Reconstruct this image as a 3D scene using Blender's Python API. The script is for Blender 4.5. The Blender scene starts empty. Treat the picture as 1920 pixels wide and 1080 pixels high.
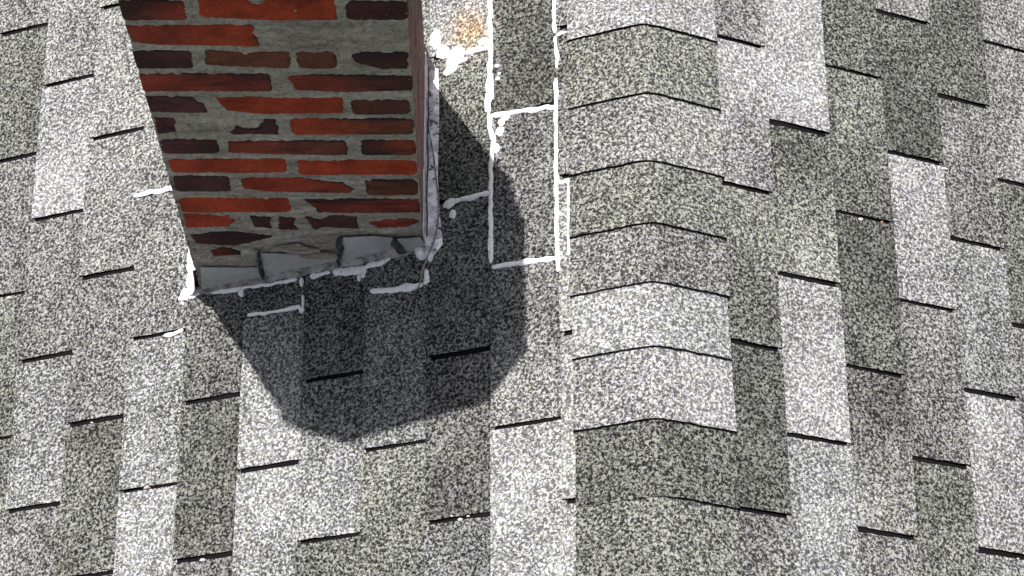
import bpy, bmesh, math, random
from mathutils import Vector, Matrix, noise
random.seed(7)
C = bpy.context.scene.collection
sc = bpy.context.scene
MM = 0.001
# ------------------------------------------------------------------ camera
CAM = Vector((-262.992, -1704.686, 3671.161)) * MM
RIGHT = Vector((0.99998176, -0.00470553, 0.00378624))
UP = Vector((0.00271128, 0.90992121, 0.41477227))
FWD = Vector((0.0053969, 0.41475444, -0.90991737))
RIGHT = (RIGHT - FWD * RIGHT.dot(FWD)).normalized(); UP = RIGHT.cross(FWD)
cam = bpy.data.cameras.new('camera'); cam_o = bpy.data.objects.new('camera', cam); C.objects.link(cam_o)
m = Matrix((RIGHT, UP, -FWD)).transposed().to_4x4(); m.translation = CAM
cam_o.matrix_world = m
cam.sensor_width = 36; cam.lens = 36 * 4417.56 / 1920; cam.clip_start = 0.05; cam.clip_end = 500
sc.camera = cam_o
# ------------------------------------------------------------------ light
SUN_EL, SUN_AZ = math.radians(72.0), math.radians(-31.3)
w = bpy.data.worlds.new('World'); sc.world = w; w.use_nodes = True
nt = w.node_tree; bg = nt.nodes['Background']
sky = nt.nodes.new('ShaderNodeTexSky'); sky.sky_type = 'NISHITA'; sky.sun_disc = False
sky.sun_elevation = SUN_EL; sky.sun_rotation = SUN_AZ
sky.dust_density = 2.5; sky.air_density = 0.8
hs_ = nt.nodes.new('ShaderNodeHueSaturation'); hs_.inputs['Saturation'].default_value = 0.52
nt.links.new(sky.outputs[0], hs_.inputs['Color']); nt.links.new(hs_.outputs[0], bg.inputs[0]); bg.inputs[1].default_value = 0.076
sl = bpy.data.lights.new('sun', 'SUN'); sl.energy = 4.2; sl.angle = math.radians(0.7); sl.color = (1.0, 0.975, 0.95)
so = bpy.data.objects.new('sun', sl); C.objects.link(so)
dv = Vector((math.sin(SUN_AZ) * math.cos(SUN_EL), math.cos(SUN_AZ) * math.cos(SUN_EL), math.sin(SUN_EL)))
so.rotation_euler = dv.to_track_quat('Z', 'Y').to_euler(); so.location = (-2, 3, 6)
sc.view_settings.view_transform = 'Standard'; sc.view_settings.look = 'None'
sc.view_settings.exposure = 1.15; sc.view_settings.gamma = 1.0

# ------------------------------------------------------------------ helpers
def nz(x, y=0.0, z=0.0): return noise.noise(Vector((x, y, z)))          # -1..1

def link(name, verts, faces, mat, parent=None, smooth=False, cols=None, col2=None, mats=None, midx=None):
    me = bpy.data.meshes.new(name); me.from_pydata([Vector(v) * MM for v in verts], [], faces)
    for mm in (mats or [mat]): me.materials.append(mm)
    if midx:
        me.polygons.foreach_set('material_index', midx)
    if smooth: me.polygons.foreach_set('use_smooth', [True] * len(faces))
    if cols:
        a = me.color_attributes.new('tone', 'FLOAT_COLOR', 'POINT')
        f = []
        for c in cols: f += [c[0], c[1], c[2], 1.0]
        a.data.foreach_set('color', f)
    if col2:
        a = me.attributes.new('char_and_rim', 'FLOAT', 'POINT'); a.data.foreach_set('value', col2)
    me.update()
    o = bpy.data.objects.new(name, me); C.objects.link(o)
    if parent: o.parent = parent
    return o

def tag(o, label=None, cat=None, group=None, kind=None):
    if label: o['label'] = label
    if cat: o['category'] = cat
    if group: o['group'] = group
    if kind: o['kind'] = kind
    return o

def thing(name, label, cat):
    o = bpy.data.objects.new(name, None); C.objects.link(o); o.empty_display_size = .1
    return tag(o, label, cat)

class NT:
    def __init__(s, name):
        s.m = bpy.data.materials.new(name); s.m.use_nodes = True; s.t = s.m.node_tree
        s.b = s.t.nodes['Principled BSDF']
    def n(s, typ, **kw):
        nd = s.t.nodes.new(typ)
        for k, v in kw.items():
            if k in nd.inputs: nd.inputs[k].default_value = v
            else: setattr(nd, k, v)
        return nd
    def l(s, a, b): s.t.links.new(a, b)
    def noise(s, scale, detail=2, rough=.5, dist=0, vec=None):
        nd = s.n('ShaderNodeTexNoise'); nd.inputs['Scale'].default_value = scale; nd.inputs['Detail'].default_value = detail
        nd.inputs['Roughness'].default_value = rough; nd.inputs['Distortion'].default_value = dist
        if vec: s.l(vec, nd.inputs['Vector'])
        return nd
    def ramp(s, src, stops):
        nd = s.n('ShaderNodeValToRGB'); e = nd.color_ramp.elements
        while len(e) < len(stops): e.new(.5)
        for i, (p, c) in enumerate(stops):
            e[i].position = p; e[i].color = (c, c, c, 1) if not hasattr(c, '__len__') else (*c, 1)
        s.l(src, nd.inputs[0]); return nd
    def mix(s, typ, f, a, b):
        nd = s.n('ShaderNodeMix', data_type='RGBA', blend_type=typ)
        for i, v in ((0, f), (6, a), (7, b)):
            if hasattr(v, 'is_output'): s.l(v, nd.inputs[i])
            else: nd.inputs[i].default_value = v if i == 0 else (*v, 1)
        return nd.outputs[2]
    def bump(s, h, strength, dist):
        nd = s.n('ShaderNodeBump'); nd.inputs['Strength'].default_value = strength; nd.inputs['Distance'].default_value = dist
        s.l(h, nd.inputs['Height']); s.l(nd.outputs[0], s.b.inputs['Normal'])

def coords(k):
    tc = k.n('ShaderNodeTexCoord'); return tc.outputs['Object']

def granule_material():
    k = NT('granules'); co = coords(k)
    at = k.n('ShaderNodeAttribute', attribute_name='tone')
    n1 = k.noise(GS, 1.2, .5, .7, co)                      # the coarse clumps of granules
    f = k.ramp(n1.outputs[0], [(.385, G_DARK), (.47, .55), (.535, 1.2), (.63, G_LIGHT)])
    n2 = k.noise(GS * 2.3, 1, .5, .3, co)
    f2 = k.ramp(n2.outputs[0], [(.3, .62), (.7, 1.38)])
    hue = k.noise(GS * .8, 2, .6, 0, co)
    h = k.ramp(hue.outputs[1] if False else hue.outputs[0], [(.36, (1.02, .97, 1.06)), (.46, (1, 1, 1)), (.55, (1.0, 1.01, .95)), (.62, (1.01, 1.03, .86)), (.7, (1.1, .96, .9))])
    ff = k.mix('MULTIPLY', 1.0, f.outputs[0], f2.outputs[0])
    mr = k.n('ShaderNodeMapRange'); k.l(at.outputs['Fac'], mr.inputs[0])
    for i_, v_ in ((1, .07), (2, .20), (3, 1.0), (4, .62)): mr.inputs[i_].default_value = v_
    ff = k.mix('MIX', mr.outputs[0], (1, 1, 1), ff)         # pale tabs carry fewer dark granules
    c = k.mix('MULTIPLY', 1.0, at.outputs['Color'], ff); c = k.mix('MULTIPLY', 1.0, c, h.outputs[0])
    c = k.mix('DARKEN', 1.0, c, (.40, .40, .40))
    k.l(c, k.b.inputs['Base Color']); k.b.inputs['Roughness'].default_value = .93; k.b.inputs['Specular IOR Level'].default_value = .2
    k.bump(n1.outputs[0], .55, .004)
    return k.m
GS = 205.0; G_DARK = .07; G_LIGHT = 2.35

def plain(name, col, rough=.8, var=.15, scale=30, bump=.2, bd=.002, col2=None, spec=.3, metal=0, w=.5):
    k = NT(name); co = coords(k)
    n1 = k.noise(scale, 4, .6, .4, co)
    r = k.ramp(n1.outputs[0], [(.5 - w / 2, tuple(max(0, c * (1 - var)) for c in (col2 or col))), (.5 + w / 2, tuple(min(1, c * (1 + var)) for c in col))])
    n2 = k.noise(scale * 7, 3, .6, 0, co)
    r2 = k.ramp(n2.outputs[0], [(.3, .85), (.7, 1.1)])
    c = k.mix('MULTIPLY', 1.0, r.outputs[0], r2.outputs[0])
    k.l(c, k.b.inputs['Base Color']); k.b.inputs['Roughness'].default_value = rough; k.b.inputs['Specular IOR Level'].default_value = spec
    k.b.inputs['Metallic'].default_value = metal
    k.bump(n2.outputs[0], bump, bd)
    return k.m

def brick_material():
    k = NT('fired_clay'); co = coords(k)
    at = k.n('ShaderNodeAttribute', attribute_name='tone'); ch = k.n('ShaderNodeAttribute', attribute_name='char_and_rim')
    mp = k.n('ShaderNodeMapping'); mp.inputs['Scale'].default_value = (.35, 1, 1.2); k.l(co, mp.inputs[0])
    n1 = k.noise(26, 4, .65, .6, mp.outputs[0])
    v = k.n('ShaderNodeMath', operation='ADD'); k.l(n1.outputs[0], v.inputs[0]); k.l(ch.outputs['Fac'], v.inputs[1])
    r = k.ramp(v.outputs[0], [(.53, 0.0), (.76, 1.0)])
    n2 = k.noise(160, 3, .6, 0, co); r2 = k.ramp(n2.outputs[0], [(.3, .72), (.7, 1.25)])
    n3 = k.noise(14, 2, .5, .2, co); r3 = k.ramp(n3.outputs[0], [(.35, (.68, .66, .68)), (.65, (1.2, 1.25, 1.2))])
    c = k.mix('MULTIPLY', 1.0, at.outputs['Color'], r2.outputs[0]); c = k.mix('MULTIPLY', 1.0, c, r3.outputs[0])
    c = k.mix('MIX', r.outputs[0], c, (.028, .012, .013))
    n4 = k.noise(75, 3, .7, 1.0, co); r4 = k.ramp(n4.outputs[0], [(.71, 0.0), (.76, .6)])
    c = k.mix('MIX', r4.outputs[0], c, (.17, .15, .13))
    k.l(c, k.b.inputs['Base Color']); k.b.inputs['Roughness'].default_value = .88; k.b.inputs['Specular IOR Level'].default_value = .25
    k.bump(n2.outputs[0], .5, .0015)
    return k.m

def mortar_material():
    k = NT('mortar'); co = coords(k)
    mp = k.n('ShaderNodeMapping'); mp.inputs['Scale'].default_value = (.3, 1, 1.5); k.l(co, mp.inputs[0])
    n1 = k.noise(22, 5, .7, .5, mp.outputs[0]); r = k.ramp(n1.outputs[0], [(.3, (.19, .165, .13)), (.5, (.33, .295, .24)), (.7, (.48, .435, .37))])
    n2 = k.noise(110, 5, .75, .5, co); r2 = k.ramp(n2.outputs[0], [(.32, .45), (.48, .95), (.7, 1.4)])
    c = k.mix('MULTIPLY', 1.0, r.outputs[0], r2.outputs[0])
    k.l(c, k.b.inputs['Base Color']); k.b.inputs['Roughness'].default_value = .95; k.b.inputs['Specular IOR Level'].default_value = .15
    k.bump(n2.outputs[0], 1.0, .005)
    return k.m

def spotted(m, scale, lo, hi, dark):
    nt_ = m.node_tree; bs = nt_.nodes['Principled BSDF']; src = bs.inputs['Base Color'].links[0].from_socket
    tc = nt_.nodes.new('ShaderNodeTexCoord'); no = nt_.nodes.new('ShaderNodeTexNoise'); no.inputs['Scale'].default_value = scale; no.inputs['Detail'].default_value = 3; no.inputs['Distortion'].default_value = .6
    nt_.links.new(tc.outputs['Object'], no.inputs['Vector'])
    rp = nt_.nodes.new('ShaderNodeValToRGB'); rp.color_ramp.elements[0].position = lo; rp.color_ramp.elements[1].position = hi; nt_.links.new(no.outputs[0], rp.inputs[0])
    mx = nt_.nodes.new('ShaderNodeMix'); mx.data_type = 'RGBA'; nt_.links.new(rp.outputs[0], mx.inputs[0]); nt_.links.new(src, mx.inputs[6]); mx.inputs[7].default_value = (*dark, 1)
    nt_.links.new(mx.outputs[2], bs.inputs['Base Color']); return m
def dim(m):
    m.node_tree.nodes['Principled BSDF'].inputs['Specular IOR Level'].default_value = .05; return m
M = {'gran': granule_material(), 'brick': brick_material(), 'mortar': mortar_material(),
     'asphalt': dim(plain('asphalt_edge', (.006, .0055, .006), .95, .3, 60, .4)),
     'sealant': spotted(plain('white_sealant', (.84, .82, .81), .6, .05, 60, .6, .002, (.74, .70, .69)), 120, .66, .72, (.35, .33, .32)),
     'old_sealant': spotted(plain('weathered_sealant', (.86, .82, .83), .7, .1, 45, .7, .003, (.50, .46, .47), w=.2), 75, .60, .66, (.09, .08, .085)),
     'metal': plain('painted_flashing', (.43, .425, .405), .6, .10, 14, .25, .001, (.33, .33, .315), w=.5),
     'white_metal': plain('white_painted_flashing', (.78, .75, .74), .55, .05, 30, .3, .001, (.6, .55, .54)),
     'tar': plain('dark_roof_cement', (.06, .063, .066), .8, .3, 50, .8, .003, (.018, .019, .02), w=.3),
     'fillet': plain('grey_cement_fillet', (.34, .315, .30), .9, .2, 40, .8, .003, (.12, .11, .105), w=.3),
     'cord': plain('weathered_cord', (.26, .22, .22), .85, .25, 60, .5, .001, (.10, .08, .08), w=.3),
     'crumb': plain('pale_crumb', (.40, .37, .34), .8, .1, 80, .5),
     'crumb_red': plain('reddish_crumb', (.30, .13, .08), .8, .2, 80, .5),
     'concrete': plain('crown_mortar', (.20, .19, .17), .95, .2, 25, .7, .003),
     'grass': plain('lawn_green', (.06, .085, .03), .95, .3, .8, .3, .02, (.035, .05, .02)),
     'clay': plain('clay_flue', (.24, .11, .07), .85, .2, 25, .4)}
# ------------------------------------------------------------------ geometry of the roof
TL, TR = math.radians(24.82), math.radians(26.846)
def P(side, s, Y, h=0.0):
    t = TL if side < 0 else TR
    return Vector((side * (s * math.cos(t) + h * math.sin(t)), Y, -s * math.sin(t) + h * math.cos(t)))
roof = thing('shingle_roof', 'weathered grey and green mottled shingle roof with a straight capped ridge, around the brick chimney', 'roof')

def lin(v):
    v /= 255.0
    return v / 12.92 if v <= .04045 else ((v + .055) / 1.055) ** 2.4
TONE_GAIN = 0.37
HUE = {'n': (1.0, 1.0, .98), 'g': (.985, 1.01, .92), 'l': (1.0, .99, 1.01), 'b': (1.015, .99, .96), 'u': (.985, 1.0, 1.0)}
# tab tones: (slope, column) -> {index of the tab's upper slot: (tone at top, tone at bottom, hue)}
TONES = {
 (1, 0): {-2: (150, 150, 'n'), 0: (198, 158, 'l'), 2: (150, 122, 'g'), 4: (108, 108, 'g'), 6: (140, 145, 'n'), -4: (160, 150, 'n')},
 (1, 1): {-3: (195, 200, 'l'), -1: (203, 206, 'l'), 1: (122, 160, 'g'), 3: (188, 196, 'l'), 5: (180, 172, 'u'), 7: (160, 150, 'n')},
 (1, 2): {-4: (150, 140, 'n'), -2: (130, 120, 'g'), 0: (140, 116, 'g'), 2: (104, 122, 'g'), 4: (112, 165, 'b'), 6: (135, 140, 'n')},
 (1, 3): {-3: (160, 160, 'n'), -1: (118, 100, 'g'), 1: (190, 180, 'l'), 3: (152, 126, 'n'), 5: (118, 135, 'g'), 7: (150, 150, 'n')},
 (1, 4): {-2: (122, 118, 'g'), 0: (148, 140, 'n'), 2: (165, 156, 'u'), 4: (185, 170, 'l'), 6: (152, 150, 'u')},
 (1, 5): {-3: (165, 165, 'n'), -1: (155, 160, 'n'), 1: (128, 120, 'g'), 3: (150, 150, 'n'), 5: (145, 145, 'n')},
 (-1, -1): {-3: (150, 150, 'n'), -1: (128, 140, 'n'), 1: (185, 190, 'n'), 3: (190, 200, 'n'), 5: (195, 175, 'n'), 7: (185, 185, 'n')},
 (-1, 0): {-2: (112, 104, 'g'), 0: (132, 138, 'n'), 2: (140, 162, 'n'), 4: (196, 188, 'u'), 6: (180, 170, 'u')},
 (-1, 1): {-3: (182, 176, 'l'), -1: (132, 122, 'g'), 1: (128, 124, 'n'), 3: (122, 112, 'b'), 5: (138, 134, 'u'), 7: (140, 140, 'n')},
 (-1, 2): {0: (140, 140, 'n'), 2: (150, 152, 'u'), 4: (142, 128, 'g'), 6: (130, 130, 'n')},
 (-1, 3): {-1: (130, 130, 'n'), 1: (122, 118, 'n'), 3: (140, 175, 'u'), 5: (122, 130, 'g')},
 (-1, 4): {0: (130, 130, 'n'), 2: (165, 190, 'u'), 4: (194, 152, 'u'), 6: (150, 150, 'n')},
 (-1, 5): {-1: (130, 130, 'n'), 1: (125, 116, 'b'), 3: (114, 108, 'g'), 5: (128, 130, 'n')},
 (-1, 6): {-2: (165, 160, 'n'), 0: (148, 142, 'n'), 2: (158, 170, 'u'), 4: (188, 178, 'u'), 6: (170, 160, 'n')},
 (-1, 7): {-3: (172, 172, 'n'), -1: (165, 152, 'n'), 1: (142, 136, 'n'), 3: (120, 124, 'g'), 5: (135, 140, 'n')},
 (-1, 8): {-4: (160, 160, 'n'), -2: (178, 200, 'l'), 0: (145, 138, 'n'), 2: (148, 162, 'u'), 4: (142, 140, 'n')},
 (-1, 9): {-5: (165, 150, 'n'), -3: (122, 126, 'g'), -1: (142, 138, 'n'), 1: (140, 118, 'g'), 3: (130, 130, 'g'), 5: (130, 130, 'n')},
}
def tone(l, h, e=1.0):
    l = 140 + (l - 140) * .9; v = lin(l) * TONE_GAIN * e; hu = HUE[h]
    return (v * hu[0], v * hu[1], v * hu[2])

S_R = [60, 254, 387, 516, 644.5, 771]
S_L = [60, 171.2, 304, 429, 555, 681, 809, 934.5, 1060, 1188.5, 1314]
while S_R[-1] < 3200: S_R.append(S_R[-1] + 128)
while S_L[-1] < 3300: S_L.append(S_L[-1] + 126.5)
Y0 = {1: 505.8, -1: 367.5}
STAIN = (350, 560)
def slope_mesh(side):
    S = S_R if side > 0 else S_L
    V, F, CC, MI = [], [], [], []
    off = -1 if side < 0 else 0
    fine_s = 1560 if side < 0 else 1000
    rnd = random.Random(5 + side)
    for ci in range(len(S) - 1):
        c = ci + off
        par = c & 1
        sa, sb = S[ci] - (7 if ci else 0), S[ci + 1]
        tones = TONES.get((side, c), {})
        for j in range(-30, 26):
            if (j & 1) != par: continue
            Yt, Yb = Y0[side] - 152.4 * j, Y0[side] - 152.4 * (j + 2)
            fine = sa < fine_s and Yb < 1000 and Yt > -560
            if j in tones: t0, t1, hu = tones[j]
            else:
                base = rnd.choice([112, 125, 135, 142, 150, 160, 172, 190]); t0 = base + rnd.uniform(-8, 8); t1 = base + rnd.uniform(-14, 14); hu = rnd.choice('ngnlbu')
            g = 4.5 + rnd.uniform(-1.3, 1.1)
            g2 = 4.5 + rnd.uniform(-1.3, 1.1)
            nY = 26 if fine else 4; nS = 11 if fine else 2
            lift = rnd.uniform(-.4, .6); b0 = len(V)
            seed = rnd.uniform(0, 100); skew = rnd.uniform(-1.2, 1.2); sk2 = rnd.uniform(-1, 1)
            for a in range(nY + 1):
                v = a / nY
                for b in range(nS + 1):
                    u = b / nS; s = sa + (sb - sa) * u
                    ya = Yt - g + nz(s * .04, seed) * .9 + nz(s * .3, seed) * 1.6 - (.9 if b == nS and a == 0 else 0); yb = Yb + g2 + nz(s * .04, seed + 9) * .9 + nz(s * .3, seed + 3) * 1.6 + (sk2 * (s - sb) * .012)
                    y = ya + (yb - ya) * v
                    if b == nS: s += nz(y * .02, seed + 4) * .9 + nz(y * .13, seed) * .5 + skew * (v - .5)
                    h = 3.2 + 3.9 * u + lift * u + (nz(s * .012, y * .009, seed) * .9 if fine else 0)
                    V.append(P(side, s, y, h))
                    l = t0 + (t1 - t0) * max(0, min(1, (v - .2) / .6)) + nz(s * .02, y * .014, seed) * 22 + nz(s * .006, y * .006, 3.3 * side) * 12
                    e = 1.0
                    # slightly darker tone along the upper edge, just below the course above
                    if b == 0 or (b == 1 and nS > 4): l -= 7
                    col = tone(max(70, min(215, l)), hu)
                    if side < 0 and fine:
                        d = math.hypot((s - STAIN[0]) * 1.3, y - STAIN[1]) + nz(s * .08, y * .08, 1) * 22
                        k = max(0, min(1, (60 - d) / 48)) * .7
                        k2 = max(0, min(1, (95 - d) / 60)) * .5
                        col = tuple(col[i] * (1 - k2) + (.25, .225, .20)[i] * k2 for i in range(3))
                        col = tuple(col[i] * (1 - k) + (.24, .155, .08)[i] * k for i in range(3))
                    CC.append(col)
            W = nS + 1
            for a in range(nY):
                for b in range(nS):
                    q = [b0 + a * W + b, b0 + a * W + b + 1, b0 + (a + 1) * W + b + 1, b0 + (a + 1) * W + b]
                    F.append(q if side < 0 else q[::-1]); MI.append(0)
            # thickness: butt edge and the two cut sides, down to the layer below
            rim = [b0 + b for b in range(nS + 1)] + [b0 + a * W + nS for a in range(1, nY + 1)] + [b0 + nY * W + b for b in range(nS - 1, -1, -1)]
            low = []
            for i in rim:
                low.append(len(V)); V.append(V[i] * 1000 * .001 - P(side, 0, 0, 1) * 4.2); CC.append(CC[i])
            for i in range(len(rim) - 1):
                q = [rim[i], rim[i + 1], low[i + 1], low[i]]
                F.append(q[::-1] if side < 0 else q); MI.append(1)
    o = link('roof_slope', V, F, None, roof, cols=CC, mats=[M['gran'], M['asphalt']], midx=MI)
    return o
_P = P
sl_l = slope_mesh(-1); sl_r = slope_mesh(1)
sl_l['label'] = 'left slope of the roof with the chimney and white sealant lines'
sl_r['label'] = 'right slope of the roof with staggered black slots'
# deck under the shingles (dark underlay seen down the slots), with board thickness
for side, smax in ((-1, 3290), (1, 3190)):
    V = []
    for h in (1.0, -22.0):
        for s in (0, smax):
            for y in (-3500, 4900): V.append(P(side, s, y, h))
    F = [(0, 1, 3, 2), (4, 6, 7, 5), (2, 3, 7, 6), (0, 2, 6, 4), (1, 5, 7, 3)]
    link('roof_deck', V, F, M['asphalt'], roof)

# ------------------------------------------------------------------ ridge caps
CAPY = [486.5, 345.5, 210, 88.5, -24, -143, -275, -411]
CAPT = [(185, 192, 'l'), (144, 150, 'g'), (150, 180, 'n'), (138, 144, 'g'), (150, 140, 'n'), (190, 182, 'u'), (165, 196, 'l'), (112, 118, 'g'), (128, 140, 'g')]
ys = [CAPY[0] + 127 * k for k in range(33, 0, -1)] + CAPY + [CAPY[-1] - 14 - 127 * k for k in range(1, 24)]
rnd = random.Random(3)
def ridge_point(x, h):
    r = 5.0; side = -1 if x < 0 else 1; t = TL if side < 0 else TR
    return Vector((x * math.cos(t) + side * h * math.sin(t) * min(1, abs(x) / 25), 0, -math.tan(t) * math.cos(t) * (math.sqrt(x * x + r * r) - 2) + h * math.cos(t)))
for i in range(1, len(ys)):
    yb, yt = ys[i], ys[i - 1] + 6
    idx = None
    if yb in CAPY: tl, tr_, hu = CAPT[CAPY.index(yb)]
    elif i == ys.index(CAPY[-1]) + 1: tl, tr_, hu = CAPT[8]
    else: tl = rnd.choice([110, 130, 150, 170, 185]); tr_ = tl + rnd.uniform(-10, 10); hu = rnd.choice('nglu')
    fine = -600 < yb < 900
    nx, ny = (44, 12) if fine else (12, 1)
    V, F, CC, MI = [], [], [], []; sd = rnd.uniform(0, 50)
    xl_, xr_ = -147 + rnd.uniform(-1.5, 1.5), 146 + rnd.uniform(-2, 1.5)
    for a in range(ny + 1):
        v = a / ny
        for b in range(nx + 1):
            u = b / nx; x = xl_ + (xr_ - xl_) * u
            if b in (0, nx): x += nz(v * 4, sd, b) * 1.0
            y = yt + (yb - yt) * v
            if a == ny: y += nz(x * .03, sd) * 1.6 + nz(x * .2, sd) * 1.1
            h = 8.0 + 6.5 * v + nz(x * .02, y * .02, sd) * .9
            if yb == -411 and x < 30: h -= 5.0 * v * min(1, (30 - x) / 40)
            p = ridge_point(x, h); p.y = y; V.append(p)
            l = tl + (tr_ - tl) * max(0, min(1, (u - .3) / .4)) + nz(x * .02, y * .014, sd) * 12
            CC.append(tone(max(70, min(215, l)), hu))
    W = nx + 1
    for a in range(ny):
        for b in range(nx):
            F.append((a * W + b, (a + 1) * W + b, (a + 1) * W + b + 1, a * W + b + 1)); MI.append(0)
    rim = [a * W for a in range(ny + 1)] + [ny * W + b for b in range(1, nx + 1)] + [a * W + nx for a in range(ny - 1, -1, -1)]
    low = []
    for k in rim:
        low.append(len(V)); p = V[k].copy(); p.z -= 6.4; V.append(p); CC.append(tone(200, 'n'))
    for k in range(len(rim) - 1): F.append((rim[k], low[k], low[k + 1], rim[k + 1])); MI.append(0 if k < ny else 1)
    link('ridge_cap', V, F, None, roof, cols=CC, mats=[M['gran'], M['asphalt']], midx=MI)

# ------------------------------------------------------------------ sealant beads on the left slope
def bead(name, side, pts, w, mat, parent, thick=3.2, base=6.2, jag=.35, seed=0, step=5.0):
    # a domed ribbon along a polyline in slope coordinates
    L = []
    for i in range(len(pts) - 1):
        a, b = Vector(pts[i]), Vector(pts[i + 1]); n = max(1, int((b - a).length / step))
        for k in range(n): L.append(a.lerp(b, k / n))
    L.append(Vector(pts[-1]))
    V, F = [], []; prof = [(-1, -1.2), (-.8, .55), (-.3, 1.0), (.35, .95), (.85, .5), (1, -1.2)]
    for i, p in enumerate(L):
        d = (L[min(i + 1, len(L) - 1)] - L[max(i - 1, 0)]).normalized(); nrm = Vector((-d.y, d.x))
        e = min(1, .35 + min(i, len(L) - 1 - i) * .45)
        wl = w * .5 * e * (1 + nz(i * .16, seed) * jag + nz(i * .8, seed, 5) * jag * .35)
        wr = w * .5 * e * (1 + nz(i * .16, seed + 30) * jag + nz(i * .8, seed, 9) * jag * .35)
        for u, h in prof:
            ww = (wl if u < 0 else wr) * u
            q = p + nrm * ww
            V.append(P(side, q.x, q.y, base + thick * h * (1 + .3 * nz(i * .5, seed, u))))
    n = len(prof)
    for i in range(len(L) - 1):
        for k in range(n - 1):
            F.append((i * n + k, i * n + k + 1, (i + 1) * n + k + 1, (i + 1) * n + k))
    F.append(tuple(range(n))[::-1]); F.append(tuple(range((len(L) - 1) * n, len(L) * n)))
    return link(name, V, F, mat, parent, smooth=True)
BEADS = [(-1, [(304, 656), (304, 563), (303, 511), (305, 461), (309, 417), (307, 377)], 9), (-1, [(308, 376), (304, 349), (297, 319), (303, 271), (303, 212), (303, 142), (303, 72)], 8), (-1, [(389, 517), (361, 516), (336, 517), (308, 515)], 8), (-1, [(426, 571), (415, 547), (400, 532), (389, 517), (385, 497), (396, 477)], 13), (-1, [(441, 680), (433, 619), (426, 571)], 6), (-1, [(301, 371), (263, 369), (221, 365), (171, 358)], 8), (-1, [(285, 353), (276, 358), (265, 360)], 10), (-1, [(174, 622), (174, 553), (173, 512)], 7), (-1, [(172, 505), (170, 473), (170, 437)], 7), (-1, [(172, 417), (173, 329), (174, 211), (175, 126), (174, 58), (174, 30)], 7), (-1, [(171, 507), (159, 509), (149, 509)], 5), (-1, [(173, 211), (164, 203), (152, 206), (152, 195)], 6), (-1, [(151, 195), (152, 121), (153, 57)], 4), (-1, [(392, 212), (365, 212), (333, 213), (306, 214)], 8), (-1, [(301, 64), (275, 64), (223, 61), (175, 58)], 8), (-1, [(802, 65), (765, 63), (714, 61), (692, 63), (686, 47)], 6), (-1, [(690, 121), (689, 102)], 6), (-1, [(685, 84), (684, 60)], 5), (-1, [(545, 65), (520, 60), (477, 58), (438, 57)], 10), (-1, [(435, 57), (431, 71), (432, 86)], 8), (-1, [(897, 131), (848, 125), (819, 124), (815, 106)], 9), (-1, [(819, 124), (767, 120), (699, 119)], 6), (-1, [(671, 119), (629, 119)], 10), (-1, [(623, 119), (582, 114), (559, 112), (561, 95)], 13), (-1, [(559, 113), (543, 117), (505, 121)], 9), (-1, [(1072, 370), (1035, 372), (979, 368)], 8), (-1, [(983, 57), (960, 57), (942, 63)], 7), (-1, [(951, 135), (930, 137), (902, 135)], 17), (-1, [(947, 121), (944, 113)], 6)]
for i, (sd, pts, wd) in enumerate(BEADS):
    if i == 4: continue
    bead('sealant_bead', sd, pts, wd * 1.22, M['old_sealant'] if wd < 3 else M['sealant'], roof, seed=i * 3.7, jag=.8, base=6.8, thick=1.9, step=3.0)
# lumps of sealant beside the lines
def lump(name, side, s, y, rx, ry, h, mat, parent, seed, base=6.0, n=22):
    V, F = [P(side, s, y, base + h)], []
    for ring, (f, hh) in enumerate(((.45, .9), (.8, .55), (1.0, -.4))):
        for k in range(n):
            a = 2 * math.pi * k / n; r = f * (1 + .35 * nz(math.cos(a) * 1.4, math.sin(a) * 1.4, seed) + .18 * nz(math.cos(a) * 4, math.sin(a) * 4, seed))
            V.append(P(side, s + rx * r * math.cos(a), y + ry * r * math.sin(a), base + h * hh * (1 + .3 * nz(k, ring, seed))))
    for k in range(n): F.append((0, 1 + k, 1 + (k + 1) % n))
    for r in range(2):
        for k in range(n):
            a, b = 1 + r * n + k, 1 + r * n + (k + 1) % n
            F.append((a, a + n, b + n, b))
    F = [f[::-1] if side < 0 else f for f in F]
    return link(name, V, F, mat, parent, smooth=True)
LUMPS = [(374, 523, 15, 11), (417, 560, 14, 24), (402, 530, 16, 14), (372, 505, 20, 9), (384, 492, 13, 14), (386, 505, 9, 14), (303, 430, 7, 34), (311, 400, 6, 20), (281, 351, 8, 9), (291, 300, 6, 12), (285, 334, 10, 12),
         (318, 531, 12, 8), (388, 208, 12, 9), (379, 186, 7, 9), (290, 472, 5, 4), (289, 445, 5, 4), (286, 455, 4, 3), (686, 55, 7, 6), (569, 97, 4, 7), (166, 507, 5, 3), (430, 62, 7, 6), (934, 131, 22, 9), (916, 139, 16, 7)]
for i, (s, y, rx, ry) in enumerate(LUMPS): lump('sealant_patch', -1, s, y, rx, ry, 2.6, M['sealant'], roof, i * 5.1)
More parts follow.
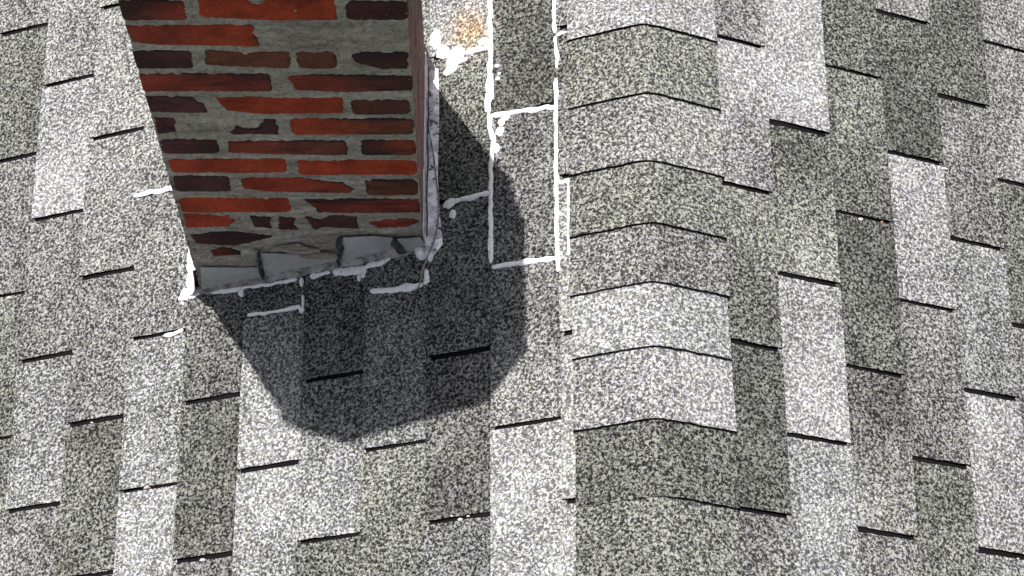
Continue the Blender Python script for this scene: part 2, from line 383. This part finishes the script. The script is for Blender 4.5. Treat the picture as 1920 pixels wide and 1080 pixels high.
# exposed pale granule strip along the left foot of the ridge caps
def tube(name, pts, rad, mat, parent=None, n=7):
    # Catmull-Rom through 3-D points
    Q = []
    for i in range(len(pts) - 1):
        p0, p1, p2, p3 = (Vector(pts[max(0, min(len(pts) - 1, k))]) for k in (i - 1, i, i + 1, i + 2))
        for k in range(6):
            t = k / 6; Q.append(.5 * ((2 * p1) + (-p0 + p2) * t + (2 * p0 - 5 * p1 + 4 * p2 - p3) * t * t + (-p0 + 3 * p1 - 3 * p2 + p3) * t ** 3))
    Q.append(Vector(pts[-1])); V, F = [], []
    for i, p in enumerate(Q):
        d = (Q[min(i + 1, len(Q) - 1)] - Q[max(0, i - 1)]).normalized(); a = d.cross(Vector((0, 0, 1))).normalized(); b = a.cross(d)
        r = rad * (1 + .25 * nz(i * .6)) * (1 if 0 < i < len(Q) - 1 else .4)
        for k in range(n):
            an = 2 * math.pi * k / n; V.append(p + a * (r * math.cos(an)) + b * (r * math.sin(an)))
    for i in range(len(Q) - 1):
        for k in range(n): F.append((i * n + k, i * n + (k + 1) % n, (i + 1) * n + (k + 1) % n, (i + 1) * n + k))
    F.append(tuple(range(n))[::-1]); F.append(tuple(range((len(Q) - 1) * n, len(Q) * n)))
    return link(name, V, F, mat, parent, smooth=True)
# ------------------------------------------------------------------ chimney
CX0, CX1, CYF, CYR, CZT = -825.9, -400.0, 135.4, 490.0, 800.0
chim = thing('brick_chimney', 'red brick chimney with smeared grey mortar rising from the left roof slope', 'chimney')
BRICKS = [(-828, -732, 611, 667, 'kr'), ([(-707, 670), (-638, 670), (-631, 659), (-616, 656), (-603, 670), (-507, 669), (-508, 611), (-596, 610), (-691, 618), (-709, 621)], 'oo'), (-490, -400, 611, 663, 'kk'), ([(-825, 594), (-635, 595), (-635, 571), (-630, 543), (-631, 533), (-782, 538), (-822, 547)], 'ro'), (-831, -739, 466, 519, 'kp'), ([(-715, 519), (-670, 517), (-653, 507), (-641, 515), (-587, 515), (-588, 477), (-594, 464), (-675, 471), (-717, 479)], 'bb'), (-575, -517, 464, 515, 'bb'), ([(-490, 508), (-470, 513), (-403, 511), (-405, 463), (-442, 462), (-484, 482)], 'kk'), (-829, -623, 393, 448, 'rd'), ([(-596, 437), (-543, 445), (-477, 442), (-401, 438), (-401, 395), (-505, 389), (-585, 396), (-588, 418)], 'rk'), ([(-825, 376), (-751, 373), (-749, 359), (-738, 353), (-735, 323), (-772, 322), (-824, 327)], 'pp'), ([(-715, 371), (-583, 368), (-515, 372), (-516, 320), (-639, 317), (-702, 328)], 'oo'), (-499, -407, 315, 362, 'bp'), ([(-821, 306), (-791, 304), (-787, 291), (-797, 277), (-788, 258), (-822, 251)], 'pp'), ([(-707, 258), (-690, 276), (-680, 261), (-656, 272), (-644, 298), (-629, 299), (-623, 272), (-627, 246), (-671, 250), (-702, 247)], 'pp'), (-602, -403, 247, 300, 'ob'), (-823, -730, 181, 230, 'pk'), ([(-711, 221), (-665, 224), (-517, 223), (-516, 174), (-598, 176), (-713, 185)], 'rb'), (-491, -403, 174, 227, 'kr'), (-817, -623, 111, 160, 'oo'), (-602, -403, 102, 153, 'oo'), (-819, -725, 41, 98, 'pp'), ([(-703, 85), (-677, 93), (-605, 89), (-533, 72), (-513, 48), (-522, 32), (-664, 41), (-701, 51)], 'or'), (-491, -404, 25, 82, 'bb'), (-819, -629, -40, 14, 'oo'), ([(-601, 8), (-403, 9), (-403, -44), (-581, -43), (-587, -17)], 'dr'), ([(-817, -48), (-740, -54), (-731, -76), (-745, -97), (-819, -99)], 'oo'), ([(-701, -57), (-666, -63), (-671, -85), (-668, -106), (-697, -100)], 'pp'), ([(-651, -59), (-622, -64), (-630, -89), (-619, -111), (-654, -109)], 'pp'), ([(-605, -57), (-580, -72), (-560, -55), (-515, -60), (-515, -107), (-572, -100), (-592, -111)], 'pp'), ([(-493, -84), (-466, -69), (-415, -71), (-403, -78), (-430, -101), (-478, -103)], 'rr'), ([(-816, -132), (-774, -119), (-698, -126), (-668, -139), (-691, -152), (-741, -176), (-808, -167)], 'kk'), ([(-789, -199), (-761, -183), (-734, -199), (-734, -215), (-785, -219)], 'rk')]
SHEETS = [[(-813, -253), (-706, -254), (-699, -329), (-761, -367), (-826, -391)], [(-696, -192), (-627, -195), (-554, -205), (-555, -250), (-634, -287), (-696, -320)], [(-545, -135), (-488, -129), (-454, -136), (-434, -196), (-493, -228), (-552, -246)], [(-446, -138), (-404, -132), (-391, -174), (-395, -192), (-430, -196)]]
TAR = [[(-553, -138), (-544, -133), (-544, -173), (-547, -200), (-555, -196), (-557, -166)], [(-453, -134), (-443, -147), (-430, -196), (-441, -201), (-450, -183), (-456, -156)], [(-700, -190), (-695, -183), (-700, -259), (-695, -296), (-701, -303), (-705, -256)], [(-556, -200), (-552, -200), (-556, -250), (-560, -250)], [(-671, -166), (-624, -155), (-588, -182), (-607, -191), (-646, -186)], [(-628, -200), (-588, -191), (-556, -196), (-570, -207), (-609, -209)]]
SMEAR = [[(-621, 596), (-516, 599), (-452, 596), (-401, 589), (-403, 522), (-464, 523), (-537, 529), (-626, 533)], [(-787, 302), (-727, 294), (-693, 296), (-695, 269), (-715, 250), (-793, 258)], [(-668, -133), (-622, -124), (-545, -111), (-555, -191), (-598, -191), (-645, -173), (-679, -181), (-682, -155)], [(-544, -107), (-469, -116), (-402, -112), (-404, -130), (-488, -127), (-544, -133)], [(-807, -180), (-788, -181), (-785, -226), (-736, -222), (-713, -181), (-702, -190), (-708, -249), (-812, -249)]]
def roof_z(x): return -math.tan(TL) * abs(x)
def in_poly(x, z, poly):
    c = False; n = len(poly)
    for i in range(n):
        (x1, z1), (x2, z2) = poly[i], poly[(i + 1) % n]
        if (z1 > z) != (z2 > z) and x < (x2 - x1) * (z - z1) / (z2 - z1) + x1: c = not c
    return c
# the mortar body: four faces as fine grids, the front one lumpier
V, F = [], []
def face_grid(fn, L, z0, z1, step, amp, front=False):
    nu, nv = int(L / step), int((z1 - z0) / step); b0 = len(V)
    for b in range(nv + 1):
        z = z0 + (z1 - z0) * b / nv
        for a in range(nu + 1):
            t = L * a / nu
            e = 1 if 0 < a < nu else 0
            d = (nz(t * .06, z * .09, 5) * .9 + nz(t * .017, z * .05, 8) * 1.0 + nz(t * .11, z * .16, 2) * 1.5) * amp
            if front:
                x = CX0 + t; jx, jz = x + nz(x * .08, z * .08) * 7, z + nz(x * .08, z * .08, 7) * 5
                if any(in_poly(jx, jz, pl) for pl in SMEAR): d += 2.6 + nz(x * .05, z * .16) * 1.2
            V.append(fn(t, z, d * e))
    for b in range(nv):
        for a in range(nu):
            q = b0 + b * (nu + 1) + a; F.append((q, q + 1, q + nu + 2, q + nu + 1))
face_grid(lambda t, z, d: Vector((CX0 + t, CYF - d, z)), CX1 - CX0, -460, CZT, 3.6, 1.0, True)
face_grid(lambda t, z, d: Vector((CX1 + d, CYF + t, z)), CYR - CYF, -460, CZT, 9, 1.0)
face_grid(lambda t, z, d: Vector((CX1 - t, CYR + d, z)), CX1 - CX0, -460, CZT, 12, 1.0)
face_grid(lambda t, z, d: Vector((CX0 - d, CYR - t, z)), CYR - CYF, -460, CZT, 9, 1.0)
link('mortar_body', V, F, M['mortar'], chim, smooth=True)

BC = {'o': (.30, .038, .013), 'r': (.215, .034, .017), 'd': (.145, .026, .016), 'b': (.135, .042, .021), 'p': (.072, .023, .024), 'k': (.060, .018, .014), 'w': (.20, .10, .085)}
CH = {'o': -.10, 'r': .0, 'd': .12, 'b': .02, 'p': .03, 'k': .16, 'w': -.12}
BV, BF, BCOL, BCH = [], [], [], []
def rounded(x0, x1, z0, z1, n):
    hx, hz = (x1 - x0) / 2, (z1 - z0) / 2; r = min(hz * .42, 9); cx, cz = (x0 + x1) / 2, (z0 + z1) / 2
    cor = []
    for sx, sz, a0 in ((1, -1, -90), (1, 1, 0), (-1, 1, 90), (-1, -1, 180)):
        for k in range(4):
            an = math.radians(a0 + 30 * k); cor.append((cx + sx * (hx - r) + r * math.cos(an), cz + sz * (hz - r) + r * math.sin(an)))
    return resample(cor, n)
def resample(poly, n):
    pts = [Vector(p) for p in poly]; L = [(pts[(i + 1) % len(pts)] - pts[i]).length for i in range(len(pts))]; T = sum(L); out = []
    i = 0; acc = 0
    for k in range(n):
        d = T * k / n
        while d > acc + L[i]: acc += L[i]; i += 1
        out.append(pts[i].lerp(pts[(i + 1) % len(pts)], (d - acc) / L[i]))
    return out
def brick(fn, outl, c, seed, proud=1.3, amp=1.0):
    b0 = len(BV); n = len(outl); c1, c2 = c[0], c[-1]
    if (sum(outl[k].x * outl[(k + 1) % n].y - outl[(k + 1) % n].x * outl[k].y for k in range(n))) < 0: outl = outl[::-1]
    xs = [p.x for p in outl]; x0, x1 = min(xs), max(xs); cen = sum((p for p in outl), Vector((0, 0))) / n
    nrm = []
    for k in range(n):
        d = (outl[(k + 2) % n] - outl[k - 2]); nrm.append(Vector((-d.y, d.x)).normalized())
    for ring, (ins, dp) in enumerate(((-2.6, -3.0), (-1.6, .2), (.6, proud), (5, proud + .3))):
        for k, p in enumerate(outl):
            e = max(0, nz(p.x * .13, p.y * .13, seed)) * 3.4 + nz(p.x * .35, p.y * .35, seed + 7) * 1.3 + nz(p.x * .03, p.y * .05, seed + 20) * 1.6
            q = p + nrm[k] * (ins + e * amp * (1 if ring < 3 else .4))
            BV.append(fn(q.x, q.y, dp + (nz(q.x * .03, q.y * .05, seed) * .6 if ring > 1 else 0)))
            u = max(0, min(1, ((q.x - x0) / (x1 - x0) - .5) * 2.2 + .5 + nz(q.x * .02, q.y * .04, seed) * .5))
            m_ = 1 + .35 * nz(q.x * .016, seed, 3)
            BCOL.append(tuple((a_ * (1 - u) + b_ * u) * m_ for a_, b_ in zip(BC[c1], BC[c2])))
            BCH.append(CH[c1] * (1 - u) + CH[c2] * u + .12 * nz(q.x * .01, q.y * .03, seed + 5) + (.22, .18, .07, -.03)[ring])  # outer rings get a higher value: a darker rim around each brick
    BV.append(fn(cen.x, cen.y, proud + .4)); BCOL.append(tuple((a_ + b_) / 2 for a_, b_ in zip(BC[c1], BC[c2]))); BCH.append((CH[c1] + CH[c2]) / 2)
    for ring in range(3):
        for k in range(n):
            a, d = b0 + ring * n + k, b0 + ring * n + (k + 1) % n
            BF.append((a, d, d + n, a + n))
    for k in range(n): BF.append((b0 + 3 * n + k, b0 + 3 * n + (k + 1) % n, b0 + 4 * n))
front = lambda x, z, d: Vector((max(CX0 - 1.2, min(CX1 + 1.2, x)), CYF - d, z))
for i, it in enumerate(BRICKS):
    brick(front, resample(it[0], 120) if len(it) == 2 else rounded(*it[:4], 120), it[-1], i * 3.1)
r2 = random.Random(11)
for row in (1, 2):              # courses above the measured ones
    z0 = 611 + 72 * row; x = CX0
    lens = [203, 203] if row % 2 else [98, 203, 98]
    for ln in lens:
        brick(front, rounded(x + 3, x + ln - 2, z0, z0 + 54, 100), r2.choice('ordbk'), r2.uniform(0, 99)); x += ln + 11
def side_face(fn, L, seed, pal='oorrdbpk'):
    rr = random.Random(seed); row = 0; z = -405.0
    while z < 745:
        x = 0; lens = [203, 145] if row % 2 else [98, 203, 40]
        for ln in lens:
            brick(fn, rounded(x + 3, min(L - 2, x + ln), z + 6, z + 60, 48), rr.choice(pal), rr.uniform(0, 99), amp=.5); x += ln + 10
        z += 72.36; row += 1
side_face(lambda t, z, d: Vector((CX1 + d, CYF + t, z)), CYR - CYF, 1, 'ww')
side_face(lambda t, z, d: Vector((CX0 - d, CYR - t, z)), CYR - CYF, 2)
def back(t, z, d): return Vector((CX1 - t, CYR + d, z))
side_face(back, 354, 3)
link('brickwork', BV, BF, M['brick'], chim, smooth=True, cols=BCOL, col2=BCH)

def tapered(name, rings, mat, n=None):
    V, F = [], []
    m_ = len(rings[0])
    for r in rings: V += [Vector(p) for p in r]
    for k in range(len(rings) - 1):
        for i in range(m_): F.append((k * m_ + i, k * m_ + (i + 1) % m_, (k + 1) * m_ + (i + 1) % m_, (k + 1) * m_ + i))
    F.append(tuple(range(m_))[::-1]); F.append(tuple(range((len(rings) - 1) * m_, len(rings) * m_)))
    return link(name, V, F, mat, chim)
def octo(ox, of, orr, ch, z):
    x0, x1, y0, y1 = CX0 - ox, CX1 + ox, CYF - of, CYR + orr
    cr = ch * 1.35; cl = ch * 1.7
    return [(x0 + cl, y0, z), (x1 - ch, y0, z), (x1, y0 + ch, z), (x1, y1 - cr, z), (x1 - cr, y1, z), (x0 + ch, y1, z), (x0, y1 - ch, z), (x0, y0 + ch, z)]
tapered('crown', [octo(2, 2, 2, 5, 798), octo(22, 52, 22, 72, 812), octo(22, 52, 22, 72, 862), octo(-70, -70, -70, 20, 905)], M['concrete'])
fx, fy = (CX0 + CX1) / 2, (CYF + CYR) / 2
tapered('flue', [[(fx - a, fy - a, z), (fx + a, fy - a, z), (fx + a, fy + a, z), (fx - a, fy + a, z)] for a, z in ((95, 890), (95, 940), (75, 940), (75, 900))], M['clay'])

# ------------------------------------------------------------------ flashing
def sheet(name, poly, y0, th, mat, seed, wob=1.0):
    # bent metal sheet lying against the front face, outline in (x, z)
    out = []
    for i in range(len(poly)):
        a, b = Vector(poly[i]), Vector(poly[(i + 1) % len(poly)]); n = max(1, int((b - a).length / 8))
        for k in range(n):
            p = a.lerp(b, k / n); out.append((p.x + nz(p.x * .06, p.y * .06, seed) * wob * 1.6, p.y + nz(p.x * .05, p.y * .07, seed + 9) * wob * 1.8))
    bm = bmesh.new()
    f = bm.faces.new([bm.verts.new(Vector((x, y0 + nz(x * .01, z * .01, seed) * 1.2, z)) * MM) for x, z in out])
    r = bmesh.ops.extrude_face_region(bm, geom=[f]); vs = [v for v in r['geom'] if isinstance(v, bmesh.types.BMVert)]
    bmesh.ops.translate(bm, verts=vs, vec=Vector((0, -th, 0)) * MM)
    bmesh.ops.recalc_face_normals(bm, faces=bm.faces)
    bmesh.ops.triangulate(bm, faces=[f for f in bm.faces if len(f.verts) > 4])
    me = bpy.data.meshes.new(name); bm.to_mesh(me); bm.free(); me.materials.append(mat)
    o = bpy.data.objects.new(name, me); C.objects.link(o); o.parent = chim
    return o
for i, pl in enumerate(SHEETS):
    ex = [(x, z - (10 if z < -180 else 0)) for x, z in pl]
    sheet('counter_flashing', ex, CYF - 3.2 - .8 * i, 2.2, M['metal'], i * 7.7, .8)
for i, pl in enumerate(TAR): sheet('roof_cement_patch', pl, CYF - 6.0 - .5 * i, 3.2 + (i % 3) * .7, M['tar'] if i < 4 else M['mortar'], i * 3.3 + 1, 2.6)

def fillet(name, path, mat, seed, step=4.0, smooth=True):
    # path: list of (list of 3-D points across the strip) sampled at the ends; interpolated with noise
    V, F = [], []; m_ = len(path[0])
    rows = []
    for i in range(len(path) - 1):
        a, b = path[i], path[i + 1]; n = max(1, int((Vector(b[0]) - Vector(a[0])).length / step))
        for k in range(n): rows.append([Vector(p).lerp(Vector(q), k / n) for p, q in zip(a, b)])
    rows.append([Vector(p) for p in path[-1]])
    for i, r in enumerate(rows):
        for j, p in enumerate(r):
            w_ = (p - r[j - 1]).normalized() if j else (r[0] - r[1]).normalized()
            amp = 7.5 if j in (0, m_ - 1) else 2.0
            V.append(p + w_ * (nz(i * .22, j * 3, seed) * amp + nz(i * .7, j * 3, seed + 5) * amp * .5) + Vector((0, 0, nz(i * .4, j, seed + 2) * 1.2 if 0 < j < m_ - 1 else 0)))
    for i in range(len(rows) - 1):
        for j in range(m_ - 1): q = i * m_ + j; F.append((q, q + 1, q + m_ + 1, q + m_))
    return link(name, V, F, mat, chim, smooth=smooth)
# grey cement at the foot of the front flashing, following the slope down to the left
def frow(x, up, out):
    z = roof_z(x) + 7.5
    return [(x, CYF - 2.0, z + up), (x, CYF - 7.5, z + up * .75), (x, CYF - out * .55, z + up * .25), (x, CYF - out, z - 1)]
fillet('cement_fillet', [frow(CX0 - 2, 16, 10), frow(-760, 20, 11), frow(-690, 26, 12), frow(-560, 26, 12), frow(-470, 30, 14), frow(CX1 + 2, 24, 12)], M['fillet'], 2.0)
# white sealant smeared along the right foot
def rrow(y, up, out):
    def g(o, h):        # point out from the wall, above the shingle surface
        x = CX1 + o; return (x, y, roof_z(x) + 8.5 + h)
    return [g(3.2, up), g(6, up * .6), g(out * .3, 9), g(out * .7, 5), g(out, -2)]
fillet('side_sealant', [rrow(CYF - 24, 12, 22), rrow(CYF - 5, 30, 36), rrow(190, 34, 30), rrow(280, 34, 26), rrow(360, 36, 28), rrow(430, 34, 27), rrow(CYR + 5, 34, 26)], M['old_sealant'], 4.0)
# lapped step flashing standing against the right wall, white edged
def box(name, p0, p1, mat, parent, seed=0):
    x0, y0, z0 = p0; x1, y1, z1 = p1
    V = [(x0, y0, z0), (x1, y0, z0), (x1, y1, z0), (x0, y1, z0), (x0, y0, z1), (x1, y0, z1), (x1, y1, z1), (x0, y1, z1)]
    V = [Vector(v) + Vector((0, nz(i, seed), nz(i, seed, 4) * 2)) for i, v in enumerate(V)]
    return link(name, V, [(0, 3, 2, 1), (4, 5, 6, 7), (0, 1, 5, 4), (1, 2, 6, 5), (2, 3, 7, 6), (3, 0, 4, 7)], mat, parent)
for i, (ya, yb, zt) in enumerate(((CYF - 3, 262, -92), (258, 384, -86), (380, CYR + 3, -94))):
    box('step_flashing', (CX1 + .8, ya, -190), (CX1 + 3.0 + .8 * (i % 2), yb, zt), M['white_metal'], chim, i)
# dark open joint between the upstand and the sealant
tube('open_joint', [(CX1 + 7 + nz(i * .9) * 2.5, CYF - 2 + (CYR - CYF) * i / 9, roof_z(CX1) + 44 + nz(i * 1.7, 3) * 5) for i in range(10)], 1.5, M['tar'], chim)
# left flashing: bent out at its foot, white painted, its front end in the sun
def lrow(y, k=1.0):
    def g(o, h):
        x = CX0 - o; return (x, y, roof_z(x) + 8.5 + h)
    return [(CX0 + 4, y, roof_z(CX0) + 118), (CX0 - 2.5, y, roof_z(CX0) + 112), g(5, 60), g(9, 22), g(19 * k, 7), g(30 * k, 0)]
fl = fillet('side_flashing', [lrow(CYF - 7, .8), lrow(CYF + 30), lrow(300), lrow(CYR + 4)], M['white_metal'], 9.0)
# rear flashing
V = [(CX0 - 20, CYR + 3, roof_z(CX0) + 6), (CX1 + 22, CYR + 3, roof_z(CX1) + 6), (CX1 + 22, CYR + 90, roof_z(CX1) + 9), (CX0 - 20, CYR + 90, roof_z(CX0) + 9),
     (CX0 - 2, CYR + 3, roof_z(CX0) + 110), (CX1 + 2, CYR + 3, roof_z(CX1) + 110)]
link('rear_flashing', V, [(0, 1, 5, 4)], M['metal'], chim)
lump('sealant_patch', -1, 441, 121, 13, 14, 12, M['sealant'], chim, 3.3, base=8)
lump('sealant_patch', -1, 424, 112, 9, 12, 9, M['sealant'], chim, 6.3, base=7)

# ------------------------------------------------------------------ loose cord lying over the flashing
CORD = [(424, 390), (417, 352), (411, 306), (407, 261), (403, 217), (403, 174), (409, 137), (423, 108), (435, 82), (442, 59), (453, 39), (469, 6)]
FRAY = [(434, 95), (440, 75), (433, 60)]
hs = [40, 30, 24, 20, 18, 18, 19, 17, 13, 10, 9.5, 9]
cord = tube('stray_cord', [P(-1, s, y, h) for (s, y), h in zip(CORD, hs)], 1.5, M['cord'])
tag(cord, 'thin brown grey stray cord trailing down the right foot of the chimney onto the shingles', 'cord')
tube('frayed_end', [P(-1, s, y, 11.5) for s, y in FRAY], 1.1, M['cord'], cord)

# ------------------------------------------------------------------ small pale crumbs lying in the slots and on the tabs
DEBRIS = [
    (-1, 1359, 814, 5, 'crumb', 'tiny white crumb in the slot at the top left corner of the roof'),
    (-1, 1132, -93, 5, 'crumb', 'small pinkish white crumb in the lower left slot under the dark brown tab'),
    (-1, 1001, -242, 9, 'crumb', 'largest pinkish white crumb, in a low slot of the left slope beside a green tab'),
    (-1, 995, -244, 5, 'crumb_red', 'tiny red crumb touching the largest pinkish white crumb'),
    (-1, 872, -399, 9, 'crumb', 'cream crumb in the lowest slot of the left slope, at the bottom edge'),
    (1, 443, 194, 9, 'crumb', 'long white crumb along the black slot near the middle of the right slope'),
    (1, 491, 199, 5, 'crumb_red', 'reddish crumb at the right end of the slot holding the long white crumb'),
    (1, 649, 346, 8, 'crumb', 'white crumb at the lower corner of a dark green tab high on the right slope'),
    (-1, 378, -389, 6, 'crumb', 'smallest white crumb in the bottom centre slot, left of the round one'),
    (-1, 362, -398, 8, 'crumb', 'round white crumb just below the slot left of the sealant free pale tab, bottom centre'),
    (-1, 347, -394, 5, 'crumb', 'small white crumb at the right end of the bottom centre slot'),
    (-1, 1351, 207, 9, 'crumb', 'white crumb in the slot at the left edge of the roof, halfway down'),
    (-1, 1215, 372, 6, 'crumb', 'white crumb under the black slot below the bright tab, far left'),
    (1, 732, -413, 4, 'crumb', 'tiny pale crumb in the slot at the bottom right corner')]
for i, (side, s, y, r, mt, lab) in enumerate(DEBRIS):
    rr = random.Random(i); bm = bmesh.new(); bmesh.ops.create_icosphere(bm, subdivisions=2, radius=1)
    c = P(side, s, y, 5.5)
    for v in bm.verts:
        n_ = 1 + .5 * nz(v.co.x * 1.3 + i * 7, v.co.y * 1.3, v.co.z * 1.3)
        v.co = Vector((v.co.x * r * .62 * n_, v.co.y * r * .34 * n_, v.co.z * r * .30 * n_)) * MM
    ang = (.18 if side < 0 else -.2) + rr.uniform(-.3, .3); bmesh.ops.rotate(bm, verts=bm.verts, matrix=Matrix.Rotation(ang, 3, 'Z'))
    me = bpy.data.meshes.new('pale_crumb'); bm.to_mesh(me); bm.free(); me.materials.append(M[mt])
    me.polygons.foreach_set('use_smooth', [True] * len(me.polygons))
    o = bpy.data.objects.new('pale_crumb', me); C.objects.link(o); o.location = c * MM
    tag(o, lab, 'debris', 'pale crumbs caught in the roof slots')

# the lawn far below the eaves
gr = link('ground', [(-60000, -60000, -6500), (60000, -60000, -6500), (60000, 60000, -6500), (-60000, 60000, -6500)], [(0, 1, 2, 3)], M['grass'])
tag(gr, kind='structure')
